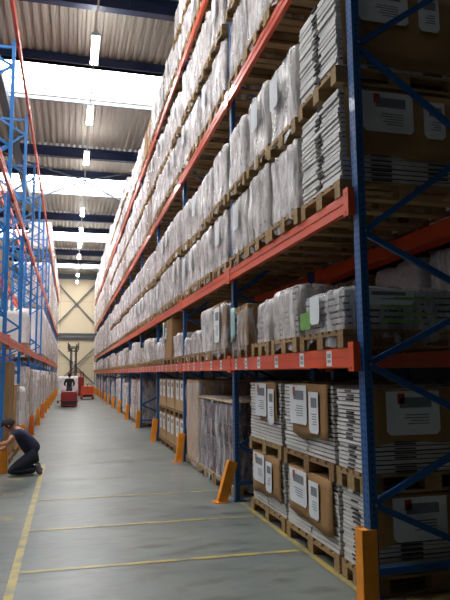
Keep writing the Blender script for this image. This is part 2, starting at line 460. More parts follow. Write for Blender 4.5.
for k in range(NB):
    for l, z in enumerate(LEV):
        st = ()
        if l == 0: st = (.45,1.05,1.75,2.35,2.85,3.3) if k < 7 else ()
        beam(XR-.055, YR+k*PITCH, z, 1, 'orange front beam of the right rack, %s level, %s' % (LN[l], bayword(k)), 'orange front beams of the right rack', st)
        if k < 5 and l < 3:
            beam(XR+1.235, YR+k*PITCH, z, -1, 'orange rear beam of the right rack, %s level, %s' % (LN[l], bayword(k)), 'orange rear beams of the right rack')
for k in range(NL-1):
    for l, z in enumerate(LLEV):
        beam(XLF+.055, YL+k*PL, z, -1, 'orange front beam of the left rack, %s level, %s' % (LLN[l], bayword(k)), 'orange front beams of the left rack', (), PL)
        if l == 2 or (l < 2 and k < 8):
            beam(XLF-1.235, YL+k*PL, z, 1, 'orange rear beam of the left rack, %s level, %s' % (LLN[l], bayword(k)), 'orange rear beams of the left rack', (), PL)
# racks standing back to back with these
for k in range(0, 5):
    frame(FF, XR+1.42, YR+k*PITCH, 1, 'blue frame of the rack behind the right one, %s from the near end' % ORD[k], 'blue frames behind the right rack')
    if k < 4:
        for l in range(3): beam(XR+1.365, YR+k*PITCH, LEV[l], 1, 'orange beam of the rack behind the right one, %s level, %s' % (LN[l], bayword(k)), 'orange beams behind the right rack')
for k in range(0, 12):
    frame(FL, XLF-1.42, YL+k*PL, -1, 'blue frame of the rack behind the left one, %s from the near end' % ORD[k], 'blue frames behind the left rack')
    if k < 11:
        for l in range(3): beam(XLF-1.365, YL+k*PL, LLEV[l], -1, 'orange beam of the rack behind the left one, %s level, %s' % (LLN[l], bayword(k)), 'orange beams behind the left rack', (), PL)

# column guards
def guard_mesh(m, h=.52, a=.06):
    b = MB()
    b.bev(-a,-a,0,-a+.012,a,h,.004); b.bev(-a,-a,0,a,-a+.012,h,.004); b.bev(-a,a-.012,0,a,a,h,.004)
    b.box(-a+.012,-a+.012,h-.02,a,a-.012,h-.01)
    return b.mesh('shield', m)
def guard_foot(m):
    b = MB(); b.box(-.11,-.09,0,.05,.09,.008)
    for y in (-.06,.06): b.tube([(-.09,y,.008),(-.09,y,.025)], .01, 6)
    return b.mesh('foot_plate', m)
G1, G2, GF = guard_mesh(M['guard']), guard_mesh(M['guard2'], a=.085), guard_foot(M['guard'])
G3 = guard_mesh(M['guard'], a=.085)
tilts = [0,.29,.12,.10,.08,.1,.06,.1,.08,.06,.1,.05,.08,.06,.05]
for k in range(NR):
    dx = -.0 - math.sin(tilts[k])*.5
    lab = ['tall square orange post guard at the very near rack end, standing upright','orange post guard knocked crooked and leaning, second on the right'][k] if k < 2 else 'orange yellow post guard of the right rack, %s guard from the viewer' % ORD[k]
    t = thing('post_guard', lab, 'post guard', (XR-(.04 if k else .012)+dx, YR+k*PITCH-(.03 if k else .0), 0), 0, 'orange post guards along the right rack')
    link('shield', G1, t, (0,0,.008), (0,tilts[k],0))
    link('foot_plate', GF, t)
for k in range(NL):
    tl = R.uniform(.02,.05); m = G2 if k in (3,5) else G3
    lab = '%s post guard of the left rack, %s guard from the viewer' % ('red orange' if m is G2 else 'orange yellow', ORD[k])
    t = thing('post_guard', lab, 'post guard', (XLF+(.0 if k < 2 else .07)+math.sin(tl)*.5, YL+k*PL-.03, 0), PI, 'orange post guards along the left rack')
    link('shield', m, t, (0,0,.008), (0,tl,0)); link('foot_plate', GF, t)

# ------------------------------------------------------------------ pallets and loads
_c = {}
def cached(key, fn):
    if key not in _c: _c[key] = fn()
    return _c[key]
def pallet_mesh(w, d):
    def go():
        b = MB(); r = random.Random(int(w*100+d*10))
        nb = 5 if w < .9 else 7
        bw = w/(nb+.6)*.82
        for i in range(nb):                       # top boards run along the depth
            y = -w/2+bw/2+(w-bw)*i/(nb-1)
            b.box(-d/2, y-bw/2, .122, d/2, y+bw/2, .144)
        for x in (-d/2, -.07, d/2-.145): b.box(x, -w/2, .1, x+.145, w/2, .122)
        for x in (-d/2, -.07, d/2-.145):
            for y in (-w/2, -.06, w/2-.1): b.box(x, y, .022, x+.145, y+(.1 if abs(y) > .1 else .12), .1)
        for y in (-w/2, -.06, w/2-.1): b.box(-d/2, y, 0, d/2, y+(.1 if abs(y) > .1 else .12), .022)
        return b.mesh('pallet', [M['wood'] if r.random() < .5 else M['wood2']])
    return cached(('pal', w, d), go)
def rr(w, d, r, n):
    """rounded rectangle perimeter points, w along y, d along x"""
    pts = []
    L = 2*(w-2*r)+2*(d-2*r)+2*PI*r
    for i in range(n):
        s = L*i/n
        segs = [(w-2*r,'a'),(PI*r/2,'b'),(d-2*r,'c'),(PI*r/2,'d'),(w-2*r,'e'),(PI*r/2,'f'),(d-2*r,'g'),(PI*r/2,'h')]
        for ln, t in segs:
            if s <= ln: break
            s -= ln
        a = s/r if t in 'bdfh' else 0
        hx, hy = d/2-r, w/2-r
        if t == 'a': p = (-d/2, -hy+s); nn = (-1,0)
        elif t == 'b': nn = (-math.cos(a), math.sin(a)); p = (-hx+nn[0]*r, hy+nn[1]*r)
        elif t == 'c': p = (-hx+s, w/2); nn = (0,1)
        elif t == 'd': nn = (math.sin(a), math.cos(a)); p = (hx+nn[0]*r, hy+nn[1]*r)
        elif t == 'e': p = (d/2, hy-s); nn = (1,0)
        elif t == 'f': nn = (math.cos(a), -math.sin(a)); p = (hx+nn[0]*r, -hy+nn[1]*r)
        elif t == 'g': p = (hx-s, -w/2); nn = (0,-1)
        else: nn = (-math.sin(a), -math.cos(a)); p = (-hx+nn[0]*r, -hy+nn[1]*r)
        pts.append((p, nn))
    return pts
def film_mesh(w, d, h, seed, m='film', z0=.045, amp=.022, lump=0, n=72, rings=12, name='stretch_film'):
    def go():
        r = random.Random(seed*31+int(h*100)); b = MB()
        ph = [(r.uniform(0,6.28), r.randint(9,34), r.uniform(.2,1)) for _ in range(7)]
        ph2 = [(r.uniform(0,6.28), r.randint(2,5), r.uniform(.3,1)) for _ in range(3)]
        P = rr(w, d, .05, n)
        def disp(i, z):
            th = 2*PI*i/n
            s = sum(a*math.sin(k*th+p+1.3*math.sin(z*4+p)) for p, k, a in ph)/2.6
            g = sum(a*math.sin(k*th+p+z*3) for p, k, a in ph2)
            return amp*s + lump*g*.5
        for j in range(rings+1):
            z = (h+.095)*j/rings
            for i, ((x,y),(nx,ny)) in enumerate(P):
                q = disp(i, z) + r.uniform(-.003,.003) + .008*math.sin(z*9+seed)
                if j == 0: q -= .002
                if j == rings: q -= .02
                zz = z0+z+(r.uniform(-.012,.012) if 0 < j < rings else .035*math.sin(i*.55+seed)+r.uniform(-.012,.012) if j == 0 else (lump*.5*math.sin(i*.4) if j else 0))
                b.v.append((x+nx*q, y+ny*q, zz))
        for s_, dz in ((.85,.012),(.5,.004),(.12,-.002)):
            for i, ((x,y),(nx,ny)) in enumerate(P):
                b.v.append((x*s_, y*s_, z0+h+.095+dz+r.uniform(-.008,.01)+lump*.7*math.sin(3*s_+i*.3)))
        R_ = rings+4
        for j in range(R_-1):
            for i in range(n):
                k = (i+1) % n
                b.face([j*n+k, j*n+i, (j+1)*n+i, (j+1)*n+k], 0, True)
        b.face([(R_-1)*n+i for i in range(n-1,-1,-1)], 0)
        return b.mesh(name, [M[m]])
    return cached((name,w,d,h,seed,m,amp,lump,z0), go)
def slabs_mesh(w, d, h, seed, cols=1, m='board', th=.034, jit=.008, slots=False):
    def go():
        r = random.Random(seed); b = MB(); nl = max(2,int(h/th)); t = h/nl
        cw = w/cols
        for c in range(cols):
            y0 = -w/2+c*cw
            b.box(-d/2+.03, y0+.02, .144, d/2-.03, y0+cw-.02, .144+h-.01, 1)
            for i in range(nl):
                jx, jy = r.uniform(-jit,jit), r.uniform(-jit*.6,jit*.6)
                z = .144+i*t
                b.box(-d/2+jx, y0+.008+jy, z+t*.10, d/2+jx, y0+cw-.008+jy, z+t*r.uniform(.72,.90), 0)
        if slots:           # dark openings where the packed boards meet
            for i in range(nl):
                z = .144+i*t
                if r.random() < .85:
                    yy = r.uniform(-.03,.03); b.box(-d/2-.011, yy-.055, z+t*.25, -d/2+.02, yy+.055, z+t*.62, 1)
                for xx in (-.22,.30):
                    if r.random() < .7: b.box(xx-.09, -w/2-.004, z+t*.3, xx+.09, -w/2+.02, z+t*.6, 1)
        return b.mesh('boards', [M[m], M['gap']])
    return cached(('sl',w,d,h,seed,cols,m,th,slots), go)
def sheet_mesh(w, h, seed, m, wav=.006, name='cardboard_sheet', bot=.02, th=.004):
    """hanging sheet in the y,z plane, outer face -x, hung from z=0 down to -h"""
    def go():
        r = random.Random(seed); b = MB(); nu, nv = 10, 6
        a = [r.uniform(0,6) for _ in range(4)]
        for side in (0, 1):
            for j in range(nv+1):
                for i in range(nu+1):
                    u, v = i/nu, j/nv
                    x = wav*(math.sin(u*7+a[0])+math.sin(v*5+a[1]+u*3))*.6*v
                    zb = bot*math.sin(u*5+a[2])*v + bot*.6*math.sin(u*11+a[3])*v
                    b.v.append((-abs(x)-(th if side == 0 else 0), -w/2+w*u+.004*math.sin(v*6), -h*v+zb))
        K = (nu+1)*(nv+1)
        for j in range(nv):
            for i in range(nu):
                p = j*(nu+1)+i
                b.face([p, p+1, p+nu+2, p+nu+1], 0, True); b.face([K+p+nu+1, K+p+nu+2, K+p+1, K+p], 0, True)
        for i in range(nu):
            p = i; b.face([p+1,p,K+p,K+p+1]); p = nv*(nu+1)+i; b.face([p,p+1,K+p+1,K+p])
        for j in range(nv):
            p = j*(nu+1); b.face([p,p+nu+1,K+p+nu+1,K+p]); p += nu; b.face([p+nu+1,p,K+p,K+p+nu+1])
        return b.mesh(name, [M[m]])
    return cached((name,w,h,seed,m), go)
def paper_mesh(w, h):
    def go():
        b = MB(); k = .03      # sheet with cut lower corners
        pts = [(-w/2,0),(w/2,0),(w/2,-h+k),(w/2-k,-h),(-w/2+k,-h),(-w/2,-h+k)]
        for x in (-.002, 0):
            for y, z in pts: b.v.append((x,y,z))
        b.face(list(range(6))); b.face(list(range(11,5,-1)))
        for i in range(6): j = (i+1)%6; b.face([j,i,i+6,j+6])
        return b.mesh('label_sheet', [M['paper']])
    return cached(('pp',w,h), go)
def block_mesh(w, h, m, name):
    return cached((name,w,h,m), lambda: MB().box(-.0035,-w/2,-h,-.0022,w/2,0).mesh(name, [M[m]]))
def lines_mesh(w, h):
    def go():
        b = MB(); z = -.01; r = random.Random(int(w*1000))
        while z > -h+.01:
            b.box(-.0032, -w/2, z-.008, -.0022, w/2-r.uniform(0,w*.4), z); z -= .022
        return b.mesh('printed_lines', [M['print']])
    return cached(('ln',w,h), go)
def paper(parent, w, h, x, y, z, rz=0, red=True, block=True, tilt=0):
    p = link('label_sheet', paper_mesh(w,h), parent, (x,y,z), (tilt,0,rz))
    if block:
        link('printed_block', block_mesh(w*.6, h*.24, 'print', 'printed_block'), p, (0,-w*.05,-h*.14))
        link('printed_lines', lines_mesh(w*.55, h*.32), p, (0,-w*.02,-h*.5))
    if red: link('red_mark', block_mesh(w*.13, h*.24, 'red', 'red_mark'), p, (0,w*.22,-h*.05))
    return p
NOUN = {}
def load(kind, w, d, h, x, y, z, side, lab, group, seed=0, film=None, **kw):
    """x = front plane, side +1 = faces the aisle at -x"""
    t = thing({'film':'wrapped_load','heap':'wrapped_load','boards':'board_stack','covered':'board_stack','bottles':'bottle_load'}.get(kind,'carton_load'), lab, 'pallet load', (x+side*d/2, y, z+.001), 0 if side > 0 else PI, group)
    link('pallet', pallet_mesh(w, d), t)
    if kind == 'film':
        link('goods', slabs_mesh(round(w-.09,3), d-.09, h-.02, seed % 2, 1, 'board2' if seed % 2 else 'board', .05), t)
        link('stretch_film', film_mesh(round(w-.05,3), d-.04, h, seed, film or 'film'), t)
        if kw.get('doc'): paper(t, .24, .34, -d/2-.022, (seed % 3-1)*.12, .144+h*.85, 0, False, False)
    elif kind == 'bottles':
        def go():
            b = MB(); ny = int(w/.1); nz = int(h/.26)
            for k in range(nz):
                b.box(-d/2+.04,-w/2+.04,.144+k*.26,d/2-.04,w/2-.04,.15+k*.26)
                for i in range(ny):
                    yy = -w/2+.07+(w-.14)*i/(ny-1)
                    for xx in (-d/2+.08, d/2-.08): b.tube([(xx,yy,.15+k*.26),(xx,yy,.32+k*.26),(xx,yy,.36+k*.26),(xx,yy,.40+k*.26)], [.042,.042,.018,.018], 8)
                for i in range(8):
                    xx = -d/2+.14+(d-.28)*i/7
                    for yy in (-w/2+.07, w/2-.07): b.tube([(xx,yy,.15+k*.26),(xx,yy,.32+k*.26),(xx,yy,.36+k*.26),(xx,yy,.40+k*.26)], [.042,.042,.018,.018], 8)
            return b.mesh('bottles', [M['dark']])
        o = link('bottles', cached(('bt',w,d,h), go), t); o['kind'] = 'stuff'
        link('top_sheet', cached(('ts',w,d), lambda: MB().box(-d/2,-w/2,0,d/2,w/2,.01).mesh('top_sheet',[M['card2']])), t, (0,0,.144+h-.03))
        link('stretch_film', film_mesh(round(w-.02,3), d-.02, h, seed, 'film_clear', amp=.016), t)
    elif kind == 'boards':
        link('boards', slabs_mesh(round(w-.02,3), d-.04, h, seed, kw.get('cols',2), 'board', kw.get('th',.036), .008, True), t)
    elif kind == 'covered':
        # board stack with a cardboard sheet folded over the top and front, and papers on it
        link('boards', slabs_mesh(round(w-.02,3), d-.04, h, seed, 2, 'board', .036), t)
        cw = w*kw.get('cw',.8); ch = h*kw.get('ch',.72); cy = kw.get('cy',-.02)
        link('cardboard_sheet', sheet_mesh(round(cw,3), round(ch,3), seed, 'card'), t, (-d/2-.004, cy, .144+h+.003))
        b = cached(('tp',round(cw,3),d), lambda: MB().box(-d/2-.008,-cw/2,0,d/2-.1,cw/2,.005).mesh('cardboard_top',[M['card']]))
        link('cardboard_top', b, t, (0,cy,.144+h))
        paper(t, round(w*.36,3), round(h*.56,3), -d/2-.02, cy+w*.20, .144+h*.985)
        paper(t, round(w*.18,3), round(h*.56,3), -d/2-.024, cy-w*.12, .144+h*.9, 0, False)
    elif kind == 'carton':
        m = kw.get('m','card')
        def go():
            b = MB(); b.bev(-d/2+.02,-w/2+.03,.144,d/2-.02,w/2-.03,.144+h,.012)
            return b.mesh('carton', [M[m]])
        link('carton', cached(('ct',w,d,h,m), go), t)
        def go2():
            b = MB(); b.box(-d/2+.008,-.03,.144+h*.6,-d/2+.011,.03,.144+h); b.box(-d/2+.008,-.03,.144+h-.001,d/2-.02,.03,.144+h+.002); return b.mesh('packing_tape',[M['tape']])
        link('packing_tape', cached(('tt',w,d,h), go2), t)
        if kw.get('papers',1): paper(t, .2, .24, -d/2+.004, w*.2, .144+h*.8, 0, False)
        if film: link('stretch_film', film_mesh(round(w-.01,3), d, h-.03, seed, film, amp=.012), t)
    elif kind == 'papers':
        # narrow white cartons side by side with papers, brown below
        def go():
            b = MB()
            b.bev(-d/2+.02,-w/2+.02,.144,d/2-.02,w/2-.02,.144+h,.012); return b.mesh('carton',[M['card2']])
        link('carton', cached(('cp',w,d,h), go), t)
        for yy in (-w*.26, w*.2): paper(t, round(w*.28,3), round(h*.62,3), -d/2+.012, yy, .144+h*.97, 0, False)
        if film: link('stretch_film', film_mesh(round(w-.01,3), d, h-.03, seed, film, amp=.012), t)
    elif kind == 'heap':
        # crumpled white foil over low goods
        link('goods', slabs_mesh(round(w*.8,3), d*.9, h*.75, 1, 1, 'board2', .05), t)
        link('crumpled_film', film_mesh(round(w-.12,3), d-.08, h, seed, film or 'film_white', amp=.02, lump=.05, name='crumpled_film'), t)
    return t

def yrange(k): return YR+k*PITCH+.11, YR+(k+1)*PITCH-.09
LOOK = {'film':'silver grey film-wrapped load','boards':'load of stacked white boards','covered':'board stack under brown cardboard','carton':'brown carton load','bottles':'clear-wrapped bottle load','papers':'pale carton load with papers','heap':'load under crumpled white film'}
POS4 = ['nearest','second','third','farthest']; POS3 = ['nearest','middle','farthest']
def rlab(kind, tier, lev, k, pos, extra=''):
    return '%s%s, %s, %s of right rack, %s' % (extra, LOOK[kind], (tier+' '+lev).strip(), bayword(k), pos)
GR = 'pallet loads on the right rack'
# ---- nearest bay, ground level (custom sizes)
x0 = XR+.07
z2 = .72
dG = 1.13
def near_end_dressing(t, w, d, zt, h, cardh=.5, pap=True):
    """brown cover and papers on the end face (-y) of a load that shows through the end frame"""
    link('cardboard_end_sheet', sheet_mesh(round(d*.92,3), round(cardh,3), 5, 'card', name='cardboard_end_sheet'), t, (.02,-w/2-.002,zt), (0,0,PI/2))
    if pap:
        paper(t, .46, min(.34,h*.55), -.15, -w/2-.018, zt-.02, PI/2)
        paper(t, .2, min(.32,h*.5), .28, -w/2-.018, zt-.06, PI/2, False)
A0, A1 = 4.19, 4.705
t = load('boards', A1-A0, dG, z2-.144, x0, (A0+A1)/2, 0, 1, 'narrow stack of white boards on the floor right behind the nearest orange guard', GR, 11, cols=1, th=.032)
near_end_dressing(t, A1-A0-.02, dG, z2, .58, .36)
t = load('boards', A1-A0, dG, 1.5-.144-z2, x0-.02, (A0+A1)/2, z2+.012, 1, 'narrow stack of white boards, upper of two behind the nearest blue post', GR, 12, cols=1, th=.032)
near_end_dressing(t, A1-A0-.02, dG, 1.5-z2, .6, .42)
for (a, b, s, nm) in ((4.75,5.99,21,'middle'),(6.05,7.22,22,'farther')):
    load('covered', b-a, dG, z2-.144, x0, (a+b)/2, 0, 1, 'cardboard-covered board stack on the floor, lower tier, %s stack of nearest right bay' % nm, GR, s, cw=.84, ch=.78)
    load('covered', b-a-.02, dG, 1.52-.144-z2, x0-.02, (a+b)/2, z2+.012, 1, 'cardboard-covered board stack on another, upper tier, %s stack of nearest right bay' % nm, GR, s+5, cw=.7 if s == 21 else .5, ch=.74 if s == 21 else .62, cy=-.12 if s == 21 else -.2)
# ---- nearest bay, level 1
zl = LEV[0]+.15
xu = XR-.07; dU = 1.2
t = load('film', .90, dU, .34, xu, 4.70, zl, 1, 'low wide film-wrapped load with a green print, above the lowest right beam', GR, 3, film='film_clear')
link('green_print', cached('gp', lambda: MB().box(-.004,-.12,0,0,.12,.15).mesh('green_print',[M['green']])), t, (-dU/2+.0,.30,.19))
paper(t, .2, .24, -dU/2-.005, .08, .46, 0, False, False)
q = paper(t, .5, .12, -.22, -.452, .46, PI/2, False)
for i_, z_ in enumerate((.22,.28,.34,.40)):
    link('green_print', block_mesh(.34,.018,'green','green_print'), t, (-.1+.12*(i_%2),-.452,z_), (0,0,PI/2))
load('film', .72, dU, .50, xu, 5.60, zl, 1, 'white bulging film-wrapped load on the lowest beam beside the green printed one', GR, 4, film='film')
load('heap', .62, dU, .46, xu, 6.36, zl, 1, 'crumpled white load with loose film, lowest beam, nearest right bay', GR, 5, film='film')
t = load('carton', .70, dU, .5, xu, 7.20, zl, 1, 'brown carton load with a pale teal sheet, beside the second blue post', GR, 6, film='film_clear')
link('teal_sheet', sheet_mesh(.2,.42,9,'teal',name='teal_sheet'), t, (-dU/2-.02,.2,.64))
# ---- ground and level 1 farther bays
def ground(k):
    a, b = yrange(k); W = b-a
    if k == 1:
        for i, kd in enumerate(('bottles','bottles','carton')):
            w = W/3-.06; yc = a+W/3*(i+.5)
            h = 1.12 if i < 2 else 1.38
            if i < 2: load('bottles', round(w,3), dG, h, x0-.05, yc, 0, 1, 'tall clear-wrapped bottle load on the floor, %s of two in second right bay' % ('nearer','farther')[i], GR, 7+i)
            else: load('carton', round(w,3), dG, h, x0-.05, yc, 0, 1, 'tall pale carton load in clear film beside the third right guard', GR, 9, film='film_clear', m='card2', papers=0)
        return
    if k == 3: 
        return
    if k in (2,):
        for i in range(3):
            w = W/3-.05; yc = a+W/3*(i+.5)
            for j, (z, h) in enumerate(((0,.6),(.75,.62))):
                load('papers', round(w,3), dG, h, x0-.04, yc, z, 1, rlab('papers', ('lower','upper')[j], 'tier on floor', k, POS3[i]), GR, 3+i)
        return
    kinds = [('film','carton','film'),('carton','film','film'),('film','film','papers'),('film','papers','film')][k % 4]
    n_ = 3 if k < 9 else 2
    for i in range(n_):
        w = W/n_-.07; yc = a+W/n_*(i+.5)
        load(kinds[i], round(w,3), dG, [1.3,1.12,1.25,.9][(i*2+k)%4], x0-.04, yc, 0, 1, rlab(kinds[i], 'floor level', '', k, POS3[i] if n_ == 3 else ('nearer','farther')[i]), GR, i+(k%3)*3, film='film_clear' if kinds[i] != 'film' else 'film')
def lev1(k):
    a, b = yrange(k); W = b-a
    if k == 1: S = [('film',.8,.42),('carton',.8,.62),('film',.75,.68),('heap',.95,.3)]; S = [('carton',.85,.66),('film',.75,.66),('heap',.9,.36),('heap',.75,.3)]
    elif k == 2: S = [('heap',.9,.45),('carton',1.0,.82),('film',.8,.5),('heap',.6,.4)]
    elif k == 3: S = [('heap',1.1,.55),('film',1.1,.62),('carton',1.1,.42)]
    else:
        S = [[('film',1.1,.6),('carton',1.1,.55),('heap',1.1,.5)],[('heap',1.1,.6),('film',1.1,.7),('film',1.1,.5)],[('carton',1.1,.5),('heap',1.1,.65),('film',1.1,.6)]][k % 3]
    tot = sum(s[1] for s in S); g_ = (W-tot)/len(S); y = a
    for i, (kd, w, h) in enumerate(S):
        pos = POS4[i] if len(S) == 4 else POS3[i]
        t = load(kd, w, dU, h, xu, y+g_/2+w/2, zl, 1, rlab(kd, 'above', 'lowest beam', k, pos), GR, i+k, film='film' if kd == 'heap' else ('film_clear' if kd == 'carton' and k % 2 else None), m='card' )
        if kd == 'carton' and k == 1:
            paper(t, .3, .5, -dU/2-.015, 0, .144+.6, 0, False)
        if kd == 'carton' and k == 2:
            link('teal_sheet', sheet_mesh(.2,.42,9,'teal',name='teal_sheet'), t, (-dU/2-.01,.42,.94))
        y += w+g_
def upper(k, l):
    a, b = yrange(k); W = b-a; z = LEV[l]+.15
    hh = {1:(.78,.78), 2:(.86,.86), 3:(.66,.66)}[l]
    if l == 3 and k in (3,4): hh = (.86,.86)
    nn = 4 if k < 4 else (3 if k < 8 else 2)
    tall = k >= 8
    if tall: hh = ({1:1.75,2:1.9,3:1.9}[l],)
    for i in range(nn):
        w = round(W/nn-.035, 3); yc = a+W/nn*(i+.5)
        zz = z
        for j, h in enumerate(hh):
            h = round(h-R.choice((0,0,.03,.07)),3); kd = 'film'; fm = None; sd = (i*5+k*3+j*2+l) % 6
            pos = {4:POS4,3:POS3,2:('nearer','farther')}[nn][i]
            tier = ('lower tier','upper tier')[j] if not tall else 'tall single load'
            ww = w; yy = yc
            if k == 0 and l in (1,2) and i == 0: kd = 'boards'
            elif l == 3 and k == 2 and i in (1,2,3): kd = 'boards' if i == 2 else 'film'; h = .84
            elif l == 3 and k == 3 and i in (1,2): kd = 'carton'; h = .78
            elif l == 2 and k in (3,5) and i == 1: kd = 'carton'; fm = 'film_clear'
            if l == 3 and j == 1 and (k in (3,4) or (k == 2 and i) or (k == 0 and i % 2)): continue
            if k >= 5 and l == 3 and j == 1 and (i+k) % 5 == 0: continue
            t = load(kd, ww, dU, h-.01, xu+R.uniform(-.02,.02), yy, zz, 1, rlab(kd, tier, 'on %s beam' % LN[l], k, pos), GR, sd if kd != 'boards' else 14+j, film=fm, cols=2, th=.04, doc=(sd in (1,2,4) and k < 5))
            if kd == 'boards' and k == 0:
                near_end_dressing(t, ww-.02, dU, .144+h, h, .58 if j == 0 else .75)
            zz += h+.144+.03
for k in range(NB):
    if k: ground(k); lev1(k)
    for l in (1,2,3): upper(k, l)

# ---- loads of the rack behind the right one (seen through the end frame)
xb_ = XR+1.37
for k in range(3):
    a, b = yrange(k)
    for l in range(3):
        z = 0 if l == 0 else LEV[l-1]+.15
        for i in range(3):
            W = b-a; w = round(W/3-.06,3)
            kd = ['papers','film','heap'][(i+l) % 3]
            h = 1.35 if l == 0 else (.85 if l == 1 else 1.9)
            load(kd, w, dU, h, xb_, a+W/3*(i+.5), z, 1, '%s behind the right rack, %s, %s, %s' % (LOOK[kd], ['on floor','above lowest beam','above second beam'][l], bayword(k), POS3[i]), 'pallet loads in the rack behind the right one', i)

# ---- left rack loads
GL = 'pallet loads on the left rack'
xl = XLF+.04; dl = 1.15
def lload(kd, k, fr, w, h, z, where, pos, seed=0, film=None, m='card', **kw):
    a = YL+k*PL+.1
    load(kd, w, dl, h, xl, a+fr*(PL-.2), z, -1, '%s on left rack, %s, %s, %s' % (LOOK[kd] if kd != 'carton' or m != 'redbox' else 'red brown carton load', where, bayword(k), pos), GL, seed, film=film, m=m, papers=0, **kw)
lb1, lb2, lb3 = LLEV[0]+.15, LLEV[1]+.15, LLEV[2]+.15
lload('film', 0, .5, 1.0, 1.2, 0, 'floor level', 'middle', 1)
lload('carton', 1, .35, 1.0, 1.75, 0, 'floor level', 'nearer')
lload('papers', 1, .8, .9, 1.3, 0, 'floor level', 'farther', 2)
lload('film', 2, .3, 1.0, 1.2, 0, 'floor level', 'nearer', 3, film='film_white')
lload('film', 2, .75, 1.1, 1.7, 0, 'floor level', 'farther', 4)
lload('film', 2, .6, .9, .8, lb1, 'above lowest beam', 'middle', 2, film='film_white')
for k in range(3, 14):
    full = k > 3; PP = POS3 if k < 7 else ('nearer','farther'); lw = .96 if k < 7 else 1.3
    for i, fr in enumerate((.17,.5,.83) if k < 7 else (.25,.75)):
        lload('film' if (i+k) % 3 else 'carton', k, fr, lw, 1.5+.15*((i+k)%2), 0, 'floor level', PP[i], (i+k)%5, film='film_clear' if not (i+k) % 3 else None, m='card2')
        if k > 4: lload('film', k, fr, lw, 1.75 if full else 1.0, lb1, 'above lowest beam', PP[i], (i+k*2)%5, film='film_white' if k < 6 else None)
        if k > 6: lload('film' if (i+k) % 4 else 'carton', k, fr, lw, 2.2, lb2, 'above middle beam', PP[i], (i+k*2)%5, film='film_clear' if not (i+k) % 4 else None, m='card2')
        if k > 6: lload('film' if (i+k) % 3 else 'carton', k, fr, lw, 1.3, lb3, 'above top beam', PP[i], (i*2+k)%5, film='film_clear' if not (i+k) % 3 else None, m='card2')
# behind the left rack
def bload(kd, k, fr, h, z, where, pos, seed=0, m='card', film=None):
    a = YL+k*PL+.1
    lk = LOOK[kd] if kd != 'carton' or m != 'redbox' else 'red brown carton load'
    load(kd, .96, dl, h, XLF-1.40, a+fr*(PL-.2), z, -1, '%s behind the left rack, %s, %s, %s' % (lk, where, bayword(k), pos), 'pallet loads in the rack behind the left one', seed, film=film, m=m, papers=0)
for k in range(1, 6):
    for i, fr in enumerate((.17,.5,.83)):
        bload('carton' if (i+k) % 2 else 'film', k, fr, 1.4, 0, 'on floor', POS3[i], i, 'card')
        if (i+k) % 4: bload('film', k, fr, [.75,.95][(i+k)%2], lb1, 'above lowest beam', POS3[i], i, film='film_white')
        if k > 0 and (i+k) % 3: bload('carton', k, fr, 1.4, lb2, 'above middle beam', POS3[i], i, 'redbox' if (i*k) % 2 else 'card')

# ------------------------------------------------------------------ people
def skinned(name, verts, edges, parent, m, sub=2, flat=None):
    """verts: list of (pos, rx, ry)"""
    me = bpy.data.meshes.new(name); me.from_pydata([v[0] for v in verts], edges, []); me.materials.append(m)
    o = link(name, me, parent)
    md = o.modifiers.new('skin', 'SKIN'); 
    sv = me.skin_vertices[0].data
    for i, v in enumerate(verts):
        sv[i].radius = (v[1], v[2]); sv[i].use_root = (i == 0)
    md.use_smooth_shade = True
    s = o.modifiers.new('sub', 'SUBSURF'); s.levels = sub; s.render_levels = sub
    return o
def chainE(*chains):
    e = []
    for c in chains:
        for a, b in zip(c, c[1:]): e.append((a,b))
    return e
def head_mesh():
    b = MB()
    def fn(p):
        x, y, z = p            # face towards +x
        q = Vector((x, y*.86, z*1.12))
        if x > 0:
            q.x *= .93
            if z < -.2: q.y *= 1-.28*(-z-.2); q.x += .10*max(0,-z-.3)
            nose = math.exp(-((y/.16)**2))*math.exp(-(((z+.12)/.2)**2)); q.x += .24*nose
            brow = math.exp(-(((z-.18)/.12)**2)); q.x += .04*brow
            for s in (-1,1): q.x -= .10*math.exp(-(((y-s*.36)/.16)**2))*math.exp(-(((z-.04)/.1)**2))
            lip = math.exp(-((y/.3)**2))*math.exp(-(((z+.5)/.07)**2)); q.x += .05*lip
        else: q.x *= 1.08
        return q
    b.ball((0,0,0), .098, 28, 20, 0, fn)
    for s in (-1,1): b.ball((-.005,s*.088,-.005), (.017,.01,.03), 8, 6)
    return b
def add_head(parent, loc, rotq, hairm, cap=False):
    hb = head_mesh(); o = build('head', hb, M['skin'], parent); o.location = loc; o.rotation_euler = rotq
    b = MB()
    for s in (-1,1): b.ball((.083,s*.032,.006), (.009,.013,.007), 8, 6)
    build('eyes', b, M['eye'], o)
    b = MB()
    def hf(p):
        q = Vector((p.x*1.08-.04, p.y*.92, max(p.z,-.55)*1.15))
        if p.x > .35 and p.z < .5: q *= .8
        return q
    b.ball((-.004,0,.012), .105, 20, 14, 0, hf); build('hair', b, hairm, o)
    return o
